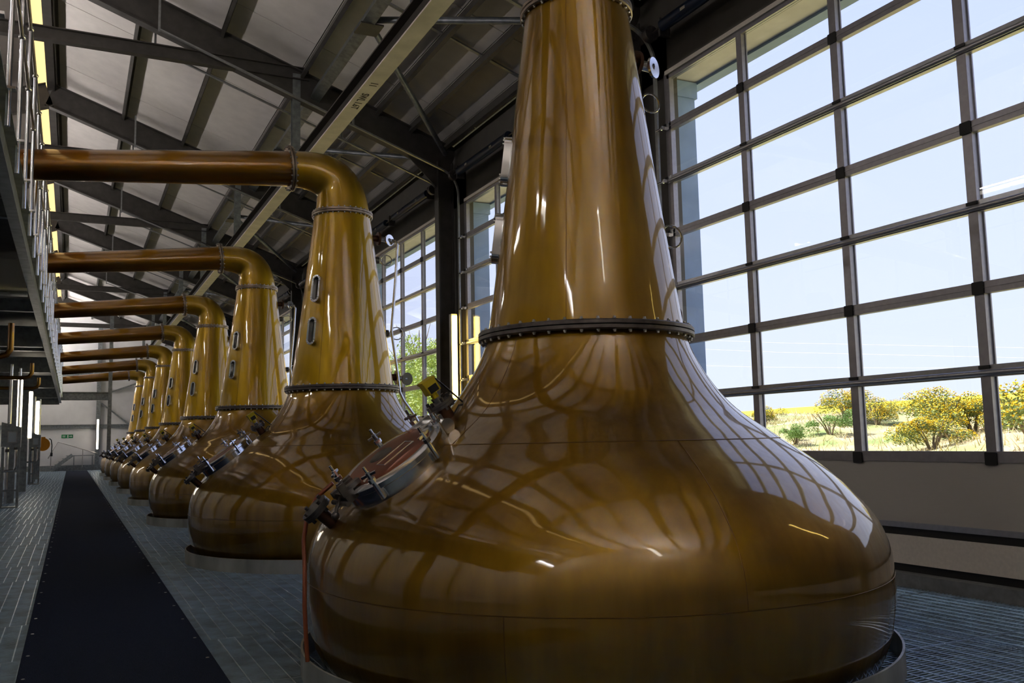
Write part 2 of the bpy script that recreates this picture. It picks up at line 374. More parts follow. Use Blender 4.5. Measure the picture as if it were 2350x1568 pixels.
spring = MB()
spring.tube([(0, .35, 0), (0, 2.75, 0)], .085, 18); spring.tube([(0, 3.35, 0), (0, 5.75, 0)], .085, 18)
spring = spring.mesh('spring_tube', 'blue', 40)
shaft = MB().tube([(0, -.1, 0), (0, 6.2, 0)], .016, 8)
for yy in (.02, 6.06): shaft.cyl(.11, -.05, .05, 18, Matrix.Translation((0, yy, 0)) @ Matrix.Rotation(PI / 2, 4, 'X'))
for yy in (3.05, .3, 5.8): shaft.box(-.03, .14, yy - .02, yy + .02, -.14, .12)
shaft = shaft.mesh('shaft', 'darksteel', 40)
wtag = MB().box(-.09, -.086, -.05, .05, -.02, .02).mesh('warning_tag', 'cream')
names = ['beside the nearest still', 'behind the second still', 'behind the third still', 'behind the fourth still', 'behind the fifth still', 'behind the sixth still', 'behind the seventh still', 'behind the eighth still']
for k in DOORS:
    y1 = YJ + BAY * k; ya = y1 - 6.1
    fr = MB()
    for yy in (0, 6.1): fr.box(XW, XW + .075, yy - .06, yy + .06, .55, 6.62)
    fr.box(XW, XW + .075, 0, 6.1, ZT, 6.6)
    fr.box(XW + .0, XW + .07, 0, 6.1, 1.2, ZBt)
    wn = struct(mk('window_%d' % (k + 1), fr, 'alu', None, None, (0, ya, 0)), 'tall glazed sectional door with grey aluminium rails ' + names[k])
    near = k in (0, 1, 2)
    mk('top_seal_strip', MB().box(XW - .03, XW + .02, 0, 6.1, 6.575, 6.635), 'plinth', wn)
    mk('door_panel', MB().box(XW + .01, XW + .07, .0, 6.1, .6, 1.2), 'doorpanel', wn)
    mk('bottom_rail', MB().box(XW - .01, XW + .07, 0, 6.1, .55, .605), 'alul', wn)
    for i in range(NP):
        for j in range(7): link('pane', pane_me[j], wn, (0, PWD * i, 0))
    for j, z in enumerate(ZR): link('rail', rail_flat if j % 2 == 0 else rail_round, wn, (0, 0, z))
    for i in range(1, NP): link('mullion', mull, wn, (0, PWD * i, 0))
    if near or k == 3:
        for i in range(1, NP):
            for j, z in enumerate(ZR + [1.235]):
                link('hinge' if j % 2 == 0 else 'hinge_slot', hinge if j % 2 == 0 else slot, wn, (0, PWD * i, z))
        for j, z in enumerate(ZR + [1.25]):
            for yy, s in ((6.13, 1), (-.03, -1)): link('roller_bracket', brk, wn, (0, yy, z))
    if k >= -1 and k < 6:
        for yy in (-.13, 6.23):
            pth = track_path(yy); t = MB()
            for a, c in zip(pth[:-1], pth[1:]): t.beam(a, c, .03, .06, (.3, 1, 0) if False else (0, 1, 0))
            mk('track', t, 'rail_galv', wn)
            e = pth[-1]
            mk('track_hanger', MB().box(e[0] - .02, e[0] + .02, yy - .02, yy + .02, e[2] - .05, z0(e[0]) + .3).box(4.98, 5.02, yy - .02, yy + .02, z0(5) - .62 + .1, z0(5) + .3), 'rail_galv', wn)
        e1, e2 = track_path(-.13)[-1], track_path(6.23)[-1]
        link('spring_tube', spring, wn, (7.14, 0, 7.12)); link('shaft', shaft, wn, (7.14, 0, 7.12))
        for yy in (.9, 2.2, 4.0, 5.2): link('warning_tag', wtag, wn, (7.14, yy, 7.10))

# ------------------------------------------------------------------ portal frames
order = ['beside the viewpoint', 'above the nearest still', 'above the gap past the second still', 'above the third and fourth stills', 'above the fifth still', 'above the sixth still', 'above the seventh still', 'above the eighth still', 'next to the far gable wall']
for i, y in enumerate(FRAMES):
    t = thing('portal_frame', 'dark steel roof frame with sloping rafters and tie ' + order[i], 'roof frame', (0, y, 0), 'portal frames across the hall')
    mk('rafter', MB().beam((7.40, 0, z0(7.40)), (XR, 0, z0(XR)), .22, .62, (0, 0, 1), 'I', .025), 'frame', t)
    mk('rafter', MB().beam((2 * XR - 7.4, 0, z0(7.40)), (XR, 0, z0(XR)), .22, .62, (0, 0, 1), 'I', .025), 'frame', t)
    mk('column', MB().beam((7.2, 0, 0), (7.2, 0, z0(7.2) - .1), .22, .36, (1, 0, 0), 'I', .022), 'frame', t)
    mk('column', MB().beam((2 * XR - 7.2, 0, 0), (2 * XR - 7.2, 0, z0(7.2) - .1), .22, .36, (1, 0, 0), 'I', .022), 'frame', t)
    xt = 4.2
    mk('tie_beam', MB().beam((2 * XR - xt, 0, 9.1), (xt, 0, 9.1), .16, .26, (0, 0, 1), 'I', .02), 'frame', t)
    mk('hanger', MB().beam((3.95, .06, 9.1), (3.95, .06, 7.24), .16, .16, (0, 1, 0), 'I', .016), 'galv', t)
    mk('haunch', MB().add([(7.05, -.012, z0(7.05) - .24), (6.2, -.012, z0(6.2) - .24), (7.05, -.012, z0(7.05) - .75), (7.05, .012, z0(7.05) - .24), (6.2, .012, z0(6.2) - .24), (7.05, .012, z0(7.05) - .75)], [(0, 1, 2), (5, 4, 3), (0, 3, 4, 1), (1, 4, 5, 2), (2, 5, 3, 0)]), 'frame', t)
    for s in (-1, 1):
        if 0 < i and y + s * BAY < YF and y + s * BAY > 0:
            a = (7.15, .22 * s, z0(7.15) + .02); c = (4.45, s * BAY / 2 - .10 * s, z0(4.45) + .02)
            mk('brace_tube', MB().tube([a, c], .058, 14), 'tube', t, 40)

# eaves strut and K brace node strut
es = thing('eaves_strut', 'grey channel strut along the roof tying the brace tubes together', 'steel strut', (4.36, 0, 0))
mk('channel', MB().beam((0, 2, z0(4.36) - .02), (0, 62, z0(4.36) - .02), .20, .22, (SL, 0, 1), 'C', .018), 'galv', es)
for i in range(8):
    yy = FRAMES[0] + BAY * (i + .5)
    mk('gusset', MB().box(-.18, .22, yy - .22, yy + .22, z0(4.36) - .16, z0(4.36) - .13), 'frame', es)

# lifting beam with its load marking
lb = thing('lifting_beam', 'long cream edged lifting beam with stencilled load marking above the stills', 'lifting beam', (3.95, 0, 0))
mk('web', MB().box(-.012, .012, 1, 63, 6.92, 7.20).box(-.13, .13, 1, 63, 7.20, 7.225), 'beamweb', lb)
fg = mk('bottom_flange', MB().box(-.13, .13, 1, 63, 6.893, 6.92), 'beamcream', lb)
for txt, y in (('SWL 1.6T', 13.35), ('11', 12.62)):
    tm = text_mesh(txt, .17, 'ink'); tx = link('lettering', tm, fg, (0, y, 6.891), (PI, 0, PI / 2))

# strip lights on the columns
def strip(x, y, za, zb, face, lm, label, grp):
    t = thing('strip_light', label, 'light', (x, y, za), grp)
    h = zb - za
    mk('housing', MB().cbox((0, 0, h / 2), (.13, .13, h + .08)), 'lamph', t)
    d = Vector(face); c = d * .075 + Vector((0, 0, h / 2))
    mk('diffuser', MB().cbox(c, (.05 if abs(d.x) > .5 else .10, .05 if abs(d.y) > .5 else .10, h)), lm, t)
nth = ['on the dark pier right beside the viewpoint', 'on the dark pier hidden behind the nearest still', 'on the pier between the first two visible windows', 'on the pier past the second still', 'on the pier past the third still', 'on the pier past the fourth still', 'on the pier past the fifth still', 'on the pier past the sixth still', 'on the last pier of the window wall']
for i, y in enumerate(FRAMES):
    if i != 1: strip(7.2, y - .42, 2.38, 4.12, (0, -1, 0), 'lamp', 'glowing warm vertical strip light ' + nth[i], 'strip lights on the window piers')
strip(1.52, YF - .42, 1.40, 3.33, (0, -1, 0), 'lampc', 'bright vertical strip light on the far gable column', 'strip lights on left columns')

# pendant strip lights added to brighten the hall, at left and behind the viewpoint
pl_h = MB().box(-.11, .11, -1.2, 1.2, -.02, .02).mesh('housing', 'lamph')
pl_d = MB().box(-.10, .10, -1.18, 1.18, -.06, -.022).mesh('diffuser', 'pend'); pl_u = MB().box(-.10, .10, -1.18, 1.18, .022, .05).mesh('uplight', 'fill_up')
pl_w = MB().tube([(0, 0, .02), (0, 0, 1.6)], .006, 5).mesh('suspension_wire', 'darksteel')
def fill(x, y, z, lab):
    t = thing('fill_light', lab, 'light', (x, y, z), 'pendant strip lights added under the roof')
    link('housing', pl_h, t); link('diffuser', pl_d, t); link('uplight', pl_u, t); 
    for wy in (-1, 1):
        w_ = link('suspension_wire', pl_w, t, (0, wy, 0)); w_.scale = (1, 1, (z0(x) + .485 - z) / 1.6)
for i in range(9): fill(-4.9, -1.5 + BAY * i, 7.3, 'pendant strip light added beyond the walkway, ' + ['the one behind the viewpoint', 'first ahead of the viewpoint', 'second ahead of the viewpoint', 'third ahead of the viewpoint', 'fourth ahead of the viewpoint', 'fifth ahead of the viewpoint', 'sixth ahead of the viewpoint', 'seventh ahead of the viewpoint', 'eighth ahead of the viewpoint'][i])
for x, y in ((-3.2, 60.5), (-3.2, 64), (-6.0, 60.5), (-6.0, 64)): fill(x, y, 6.6, 'pendant strip light added, %s, %s' % ('right of its pair' if x > -5 else 'left of its pair', 'closest to the far gable' if y > 62 else 'one step before the far gable'))
for x in (2.4,):
    for y in (-2.2,): fill(x, y, 6.6, 'long pendant strip light added behind the viewpoint')

# ================================================================== STILLS
KZ = [-.05, .0, .15, .3, .5, .7, .9, 1.1, 1.3, 1.5, 1.7, 1.9, 2.1, 2.21]
KR = [1.86, 1.88, 1.955, 2.0, 2.022, 2.014, 1.955, 1.805, 1.59, 1.31, 1.045, .885, .775, .735]
pot_prof = [(.05, -.05)] + [(spline(KZ, KR, -.05 + 2.26 * i / 70), -.05 + 2.26 * i / 70) for i in range(71)]
pot_me = MB().lathe(pot_prof, 128).mesh('pot', 'copper', 60)
NK = [2.26, 2.8, 3.4, 4.0, 4.72]; NR = [.722, .645, .562, .488, .398]
pot1_me = pot_me.copy(); pot1_me.materials[0] = M['copper1']
neck_me = MB().lathe([(spline(NK, NR, 2.26 + 2.46 * i / 24), 2.26 + 2.46 * i / 24) for i in range(25)], 96).mesh('neck', 'copper', 60)
neck1_me = neck_me.copy(); neck1_me.materials[0] = M['copper1']
def flange_me(ro, ri, t, m, name):
    e = .008
    return MB().lathe([(ri, -t), (ro - e, -t), (ro, -t + e), (ro, -e * .6), (ro - .012, 0), (ro, e * .6), (ro, t - e), (ro - e, t), (ri, t)], 96, None, True).mesh(name, m, 35)
cf_me = flange_me(.796, .66, .034, 'flange', 'collar_flange'); tf_me = flange_me(.432, .33, .036, 'tflange', 'top_flange'); af_me = flange_me(.32, .2, .03, 'tflange', 'arm_flange')
def bolts_me(r, n, h, rb):
    b = MB()
    for i in range(n):
        a = 2 * PI * i / n; T = Matrix.Translation((r * math.cos(a), r * math.sin(a), 0))
        b.cyl(rb, -h, h, 8, T); b.cyl(rb * 1.5, -h * .82, -h * .45, 6, T); b.cyl(rb * 1.5, h * .45, h * .82, 6, T)
    return b.mesh('bolt_ring', 'bolt', 40)
cb_me = bolts_me(.770, 44, .052, .009); tb_me = bolts_me(.414, 32, .052, .008); ab_me = bolts_me(.30, 22, .052, .009)
# elbow from the neck top into the lyne arm
def bez(p, t):
    a, b_, c, d = [Vector(q) for q in p]; return a * (1 - t)**3 + b_ * 3 * t * (1 - t)**2 + c * 3 * t * t * (1 - t) + d * t**3
EB = [(0, 0, 4.77), (0, 0, 5.28), (-.24, 0, 5.38), (-.754, 0, 5.353)]
elbow_me = MB().tube([bez(EB, i / 22) for i in range(23)], [.388 - .140 * (i / 22)**.8 for i in range(23)], 48, False).mesh('elbow', 'copper', 60)
A0 = Vector((-.754, 0, 5.353)); A1 = Vector((-3.954, 0, 5.03)); A2 = Vector((-7.30, 0, 4.69))
arm_me = MB().tube([A0.lerp(A1, i / 10) for i in range(11)] + [A2], [.247 - .0055 * i for i in range(11)] + [.17], 40, True).mesh('lyne_arm', 'copper_arm', 60)
arm_dir = (A1 - A0).normalized()
af_T = frameT(A0, arm_dir)
# manway door
MN = Vector((-.585, 0, .811)); MC = Vector((1.845 - SX, 0, 1.335))
MT0 = frameT(MC, MN, (0, 1, 0)); MT = Matrix.Rotation(math.radians(7), 4, 'Z') @ MT0
rim_me = MB().lathe([(.30, -.16), (.355, -.16), (.355, .035), (.375, .045), (.375, .075), (.345, .085), (.30, .085)], 56).mesh('manway_rim', 'chrome', 35)
lidp = [(.001, .098), (.20, .096), (.29, .088), (.335, .078), (.335, .05)]
lid_me = MB().lathe(lidp, 56).mesh('manway_lid', 'lid', 40)
def rrect(cx, cy, w, h, z, rad=.006):
    return [(cx - w, cy - h, z), (cx + w, cy - h, z), (cx + w, cy + h, z), (cx - w, cy + h, z), (cx - w, cy - h, z)]
grip_me = MB().tube(rrect(-.13, 0, .055, .12, .112), .006, 6).tube([(-.13, .20, .10), (-.13, .27, .10)], .006, 6).mesh('lid_grip', 'chrome', 40)
pane2_me = MB().lathe([(.001, .103), (.075, .102), (.085, .096)], 24, Matrix.Translation((.10, 0, 0))).mesh('lid_plate', 'darksteel', 40)
clamp = MB().cyl(.016, -.02, .17, 10).cyl(.026, .10, .125, 8).box(-.05, .05, -.009, .009, .145, .16).cbox((0, .04, .0), (.05, .06, .05)).cyl(.009, .16, .21, 8)
clamp_me = clamp.mesh('clamp', 'chrome', 35)
hinge2 = MB().tube([(-.14, .40, .03), (.14, .40, .03)], .05, 18).box(-.10, -.07, .24, .42, .05, .11).box(.07, .10, .24, .42, .05, .11).mesh('lid_hinge', 'chrome', 40)
latch = MB().cbox((0, -.37, .07), (.18, .07, .07)).cbox((.05, -.33, .11), (.05, .14, .03)).cbox((-.06, -.34, .10), (.03, .16, .04)).tube([(-.12, -.42, .05), (.12, -.42, .05)], .016, 8).tube([(0, -.40, .08), (.03, -.47, .05), (.03, -.50, .02)], .012, 8).ball(.026, (.03, -.5, .02)).cbox((.09, -.39, .13), (.02, .05, .08)).cbox((-.10, -.30, .12), (.03, .10, .02))
latch_me = latch.mesh('lid_latch', 'darksteel', 40)
# local manway x axis = +Y world, y axis = up the slope; build helper meshes above with y up the slope
# level sensor
SN = Vector((-.56, 0, .83)); SB = Vector((2.30 - SX, 0, 1.655)); ST = frameT(SB, SN)
stub_me = MB().cyl(.058, -.14, .12, 20).mesh('stub', 'nozzle', 40)
sfl = MB().cyl(.115, .10, .122, 24).cyl(.115, .126, .148, 24)
for i in range(6):
    a = i * PI / 3; sfl.cyl(.014, .07, .18, 6, Matrix.Translation((.09 * math.cos(a), .09 * math.sin(a), 0)))
sfl_me = sfl.mesh('flange', 'darksteel', 35)
sn_me = MB().cyl(.03, .148, .19, 12).mesh('gland', 'steel', 40)
sy_me = MB().cyl(.032, .19, .235, 8).box(-.055, .055, -.06, .05, .235, .34).box(-.062, .062, -.066, .056, .335, .355).mesh('sensor_head', 'yellow', 35)
sk_me = MB().box(-.0585, .0585, -.045, .035, .242, .300).mesh('display', 'blackp')
cable_me = MB().tube([ST @ Vector((0, -.06, .30)), ST @ Vector((.02, -.10, .20)), ST @ Vector((.03, -.16, .02)), ST @ Vector((.03, -.15, -.04)), ST @ Vector((0, -.08, -.07)), ST @ Vector((-.02, -.04, -.0)), ST @ Vector((-.03, -.10, .03)), ST @ Vector((0, -.20, -.02)), ST @ Vector((0, -.26, -.06))], .007, 6).mesh('cable', 'blackp', 40)
# side nozzle
NN = Vector((-.75, 0, .66)); NB = Vector((1.475 - SX, 0, 1.015)); NT = frameT(NB, NN)
nz_me = MB().cyl(.042, -.1, .11, 16).mesh('stub', 'nozzle', 40)
nf = MB().cyl(.098, .085, .105, 24).cyl(.098, .108, .128, 24)
for i in range(4):
    a = i * PI / 2 + .4; nf.cyl(.013, .06, .15, 6, Matrix.Translation((.075 * math.cos(a), .075 * math.sin(a), 0)))
nf_me = nf.mesh('flange', 'darksteel', 35)
# sight glass (built at +X on the neck, turned by rotation)
def stadium(hw, hh, x, n=10):
    p = []
    for i in range(n + 1): a = PI * i / n; p.append((x, hw * math.cos(a), hh - hw + hw * math.sin(a)))
    for i in range(n + 1): a = PI + PI * i / n; p.append((x, hw * math.cos(a), -(hh - hw) + hw * math.sin(a)))
    return p
def sight_meshes():
    a = stadium(.075, .195, -.05); c = stadium(.075, .195, .05); d = stadium(.045, .165, .05); e = stadium(.045, .165, .015); n = len(a)
    b = MB(); b.add(a + c + d + e, [(i, (i + 1) % n, n + (i + 1) % n, n + i) for i in range(n)] + [(n + i, n + (i + 1) % n, 2 * n + (i + 1) % n, 2 * n + i) for i in range(n)] + [(2 * n + i, 2 * n + (i + 1) % n, 3 * n + (i + 1) % n, 3 * n + i) for i in range(n)])
    fm = b.mesh('sight_frame', 'chrome', 40)
    g = MB(); g.add(e, [tuple(range(n))]); gm = g.mesh('glass', 'sight')
    k = MB()
    ring = stadium(.06, .18, .05, 6)
    for q in ring: k.cyl(.008, 0, .014, 6, Matrix.Translation(q) @ Matrix.Rotation(PI / 2, 4, 'Y'))
    return fm, gm, k.mesh('screws', 'bolt')
sf_me, sg_me, sk2_me = sight_meshes()
# pipework on the window side
px = lambda x, z, y=0.: (x - SX, y, z)
vb_me = MB().cyl(.10, 0, .03, 24).cyl(.05, -.12, 0, 16).mesh('neck_boss', 'nozzle', 40)
side_pipe = MB().tube([px(4.0, 4.45), px(4.10, 4.44), px(4.16, 4.40)], .035, 12)
side_pipe.tube([px(4.10, 4.42, -.1), px(4.17, 4.42, -.1), px(4.195, 4.36, -.1), px(4.17, 3.9, -.1), px(4.10, 3.08, -.1), px(4.17, 2.6, -.1), px(4.22, 2.2, -.1), px(4.28, 2.08, -.1), px(4.46, 1.84, -.1), px(4.60, 1.6, -.1)], .021, 10)
side_me = side_pipe.mesh('sampling_pipe', 'chrome', 50)
ufl = MB().tube([px(3.95, 4.45), px(4.10, 4.44)], .04, 12); T = Matrix.Translation(px(4.10, 4.44)) @ Matrix.Rotation(-PI / 2 + .5, 4, 'Z') @ Matrix.Rotation(PI / 2, 4, 'Y')
ufl.cyl(.085, .0, .022, 24, T @ Matrix.Translation((0, 0, .0))); ufl_me = ufl.mesh('upper_outlet', 'chrome', 40)
lfl = MB().tube([px(4.12, 2.42), px(4.36, 2.40)], .036, 12); T = Matrix.Translation(px(4.36, 2.40)) @ Matrix.Rotation(PI + PI / 2 + .35, 4, 'Z') @ Matrix.Rotation(PI / 2, 4, 'Y')
lfl.cyl(.095, .0, .022, 24, T); lfl_me = lfl.mesh('lower_outlet', 'chrome', 40)
ringpts = lambda cx, cz, r: [(cx - SX + r * math.cos(a), -.03, cz + r * .9 * math.sin(a)) for a in [2 * PI * i / 16 for i in range(17)]]
vent_me = [MB().tube(ringpts(4.05, 4.13, .085), .008, 6).mesh('gauge_loop', 'chrome', 40), MB().tube(ringpts(4.20, 3.06, .10), .008, 6).mesh('gauge_loop', 'chrome', 40)]
boss2_me = MB().cyl(.05, -.1, .06, 14).mesh('gauge_boss', 'darksteel', 40)
seam = MB()
for z in (.60, 1.47):
    r = spline(KZ, KR, z); seam.lathe([(r - .004, z - .005), (r + .002, z - .002), (r + .002, z + .002), (r - .004, z + .005)], 128)
for a, za, zb in ((262, .60, 1.47), (226, -.04, .60), (305, -.04, .60), (150, .60, 1.47), (40, .60, 1.47), (200, 1.47, 2.2), (320, 1.47, 2.2)):
    ar = math.radians(a); seam.tube([((spline(KZ, KR, za + (zb - za) * i / 24) - .002) * math.cos(ar), (spline(KZ, KR, za + (zb - za) * i / 24) - .002) * math.sin(ar), za + (zb - za) * i / 24) for i in range(25)], .0035, 6)
seam_me = seam.mesh('weld_seam', 'seam', 60)
nsm = MB(); ar = math.radians(229)
nsm.tube([((spline(NK, NR, 2.28 + 2.42 * i / 20) - .003) * math.cos(ar), (spline(NK, NR, 2.28 + 2.42 * i / 20) - .003) * math.sin(ar), 2.28 + 2.42 * i / 20) for i in range(21)], .0042, 6)
nsm_me = nsm.mesh('weld_seam', 'seam', 60)

snames = ['huge copper pot still nearest the camera filling the right foreground', 'second copper pot still from the camera with two oval sight glasses',
          'third copper pot still from the camera in the row', 'fourth copper pot still from the camera in the row', 'fifth copper pot still from the camera in the row',
          'sixth copper pot still from the camera in the row', 'seventh copper pot still from the camera, next to last', 'farthest and smallest looking copper pot still at the row end']
def put(name, me, parent, Mx=None, **kw):
    o = link(name, me, parent, **kw)
    if Mx is not None: o.matrix_local = Mx
    return o
def make_still(sg_angle, hose=False):
    t = thing('pot_still', snames[0], 'pot still', (SX, 0, 0), 'copper pot stills in the row')
    pt = link('pot', pot1_me, t); nk = link('neck', neck1_me if hose else neck_me, t); tag(link('weld_seam', seam_me, pt), kind='stuff'); link('weld_seam', nsm_me, nk)
    cf = link('collar_flange', cf_me, t, (0, 0, 2.241)); tag(link('bolt_ring', cb_me, cf), kind='stuff')
    tf = link('top_flange', tf_me, t, (0, 0, 4.743)); tag(link('bolt_ring', tb_me, tf), kind='stuff')
    link('elbow', elbow_me, t); link('lyne_arm', arm_me, t)
    af = put('arm_flange', af_me, t, af_T); tag(link('bolt_ring', ab_me, af), kind='stuff')
    # manway: local x = world +Y, local y = z cross x
    mw = put('manway', rim_me, t, MT if hose else MT0)
    ld = link('manway_lid', lid_me, mw); 
    Q = Matrix.Rotation(-PI / 2, 4, 'Z') if False else Matrix.Identity(4)
    link('lid_grip', grip_me, mw); link('lid_plate', pane2_me, mw)
    up_y = (MT.to_3x3() @ Vector((0, 1, 0))).z
    flip = 0 if up_y > 0 else PI
    link('lid_hinge', hinge2, mw, rot=(0, 0, flip)); link('lid_latch', latch_me, mw, rot=(0, 0, flip))
    for a in (20, 65, 115, 160, 225, 315):
        ar = math.radians(a) + flip
        link('clamp', clamp_me, mw, (.375 * math.cos(ar), .375 * math.sin(ar), 0), (0, 0, ar + PI / 2))
    ls = put('level_sensor', stub_me, t, ST @ Matrix.Scale(.85, 4))
    link('flange', sfl_me, ls); link('gland', sn_me, ls); link('sensor_head', sy_me, ls); link('display', sk_me, ls)
    link('cable', cable_me, t)
    nz = put('drain_nozzle', nz_me, t, NT); link('flange', nf_me, nz)
    for z in (3.60, 3.005):
        r = spline(NK, NR, z)
        g = link('sight_glass', sf_me, t)
        g.matrix_local = Matrix.Rotation(math.radians(sg_angle), 4, 'Z') @ Matrix.Translation((r, 0, z)) @ Matrix.Rotation(-.13, 4, 'Y')
        link('glass', sg_me, g); tag(link('screws', sk2_me, g), kind='stuff')
    for z, dz in ((4.45, 0), (2.42, 0)):
        r = spline(NK, NR, z)
        put('neck_boss', vb_me, t, Matrix.Translation((r + .09, 0, z)) @ Matrix.Rotation(PI / 2, 4, 'Y'))
    for z in (4.13, 3.06):
        r = spline(NK, NR, z); put('gauge_boss', boss2_me, t, Matrix.Translation((r + .01, 0, z)) @ Matrix.Rotation(PI / 2, 4, 'Y'))
    link('upper_outlet', ufl_me, t); [link('gauge_loop', q, t) for q in vent_me]
    if not hose: link('sampling_pipe', side_me, t); link('lower_outlet', lfl_me, t)
    return t
s1 = make_still(150, True); s1.location = (SX, SY0, 0)
s2 = make_still(216); s2.location = (SX, SY0 + SP, 0); s2['label'] = snames[1]
for i in range(2, 8):
    o = copy_tree(s2); o.location = (SX, SY0 + SP * i, 0); o['label'] = snames[i]
hz = MB().tube([(1.55, 5.86, 1.235), (1.46, 5.90, 1.15), (1.385, 5.88, 1.03), (1.345, 5.80, .88), (1.325, 5.68, .72), (1.325, 5.68, .5), (1.335, 5.68, .3), (1.345, 5.68, .16)], .014, 10)
tag(mk('hose', hz, 'hose', None, 60), 'rust red hose hanging down the left flank of the nearest still', 'hose')
ring_me = MB().lathe([(2.035, -.02), (2.05, -.02), (2.05, .155), (2.035, .155)], 128, None, True).mesh('kerb_ring', 'ring', 40)
rn = ['nearest', 'second', 'third', 'fourth', 'fifth', 'sixth', 'seventh', 'farthest']
for i in range(8):
    tag(link('kerb_ring', ring_me, None, (SX, SY0 + SP * i, 0)), 'grey steel kerb ring around the foot of the %s still' % rn[i], 'kerb ring', 'kerb rings at the still feet')

# ================================================================== LEFT SIDE: walkway, cabinets
wk = thing('walkway', 'raised galvanised walkway with ball jointed handrail along the left', 'walkway', (-.58, 0, 0))
WY1 = 50.2; WZ = 4.28
mk('edge_channel', MB().beam((0, 1.5, WZ - .27), (0, WY1, WZ - .27), .10, .54, (0, 0, 1), 'C', .016), 'galv', wk)
mk('deck', MB().box(-3.2, -.05, 1.5, WY1, WZ - .10, WZ - .04), 'frame', wk)
mk('toe_board', MB().box(.03, .042, 1.5, WY1, WZ, WZ + .02), 'galv', wk)
post = MB().tube([(0, 0, WZ - .30), (0, 0, 5.93)], .020, 10).ball(.034, (0, 0, 5.27)).ball(.034, (0, 0, 5.93)).box(-.05, .05, -.04, .04, WZ - .01, WZ + .01).mesh('post', 'chrome', 50)
y = SY0 + .669 - 1.3378 * 2
while y < WY1:
    link('post', post, wk, (.06, y, 0)); y += 1.3378
for z in (5.27, 5.93): mk('handrail', MB().tube([(.06, 1.6, z), (.06, WY1, z)], .017, 10), 'steel', wk, 50)
for i, yy in enumerate([7.0, 14.3, 21.6, 28.9, 36.2, 43.5, 50.1]):
    mk('cross_beam', MB().beam((-.05, yy, WZ - .40), (-3.2, yy, WZ - .40), .2, .44, (0, 0, 1), 'I', .022), 'galv', wk)
    if yy > 15:
        mk('column', MB().beam((-.95, yy, 0), (-.95, yy, WZ - .6), .22, .22, (0, 1, 0), 'I', .02), 'galv', wk)
for yy in [10.6, 17.9, 25.2, 32.5, 39.8, 46.8]:
    mk('joist', MB().beam((-.05, yy, WZ - .25), (-3.2, yy, WZ - .25), .1, .22, (0, 0, 1), 'I', .016), 'galv', wk)
mk('end_beam', MB().beam((-.0, WY1 + .05, 4.09), (2.2, WY1 + .05, 4.09), .18, .42, (0, 0, 1), 'C', .03), 'galv', wk)
mk('end_column', MB().beam((2.26, WY1 + .05, 0), (2.26, WY1 + .05, 8.8), .18, .18, (0, 1, 0), 'I', .02), 'galv', wk)
tag(mk('soffit_panel', MB().box(-4.2, -.645, 14.10, 14.16, 3.74, 4.14).box(-4.2, -.63, 14.06, 14.16, 3.70, 3.74), 'cream'), 'cream lit panel hanging beside the walkway channel at left', 'panel')
for i, (yy, lab) in enumerate([(21.75, 'out of view'), (29.05, 'nearest visible walkway column'), (36.35, 'middle walkway column'), (43.65, 'farthest walkway column')]):
    if i: strip(-1.36, yy - .1, 1.9, 3.5, (0, -1, 0), 'lampc', 'white vertical strip light on the ' + lab, 'strip lights on left columns')
# dark condenser shells behind the railing
for i in range(8):
    yy = SY0 + SP * i
    t = thing('condenser', 'dark condenser shell behind the walkway railing fed by the %s lyne arm' % rn[i], 'condenser', (SX - 7.77, yy, 0), 'condensers behind the walkway')
    mk('shell', MB().lathe([(.05, 0), (.42, 0), (.42, 5.3), (.30, 5.5), (.05, 5.52)], 32), 'nozzle', t, 40)
    mk('band', MB().lathe([(.42, 1.2), (.45, 1.2), (.45, 1.28), (.42, 1.28)], 32).lathe([(.42, 3.6), (.45, 3.6), (.45, 3.68), (.42, 3.68)], 32), 'darksteel', t, 40)
# bent copper pipes under the walkway
for i, (yy, zz) in enumerate([(17.2, 3.05), (25.2, 3.25), (30.4, 3.3)]):
    x = -.98 if i == 0 else -.95
    b = MB().tube([(-3.0, yy, zz), (x - .15, yy, zz), (x - .05, yy, zz + .03), (x, yy, zz + .12), (x, yy, min(3.62, zz + .75))], .05, 12)
    tag(mk('bent_pipe', b, 'copper_arm', None, 50), ['bent copper pipe under the near part of the walkway', 'bent copper pipe above the near cabinet', 'bent copper pipe above the far cabinet'][i], 'pipe', 'bent pipes under the walkway')
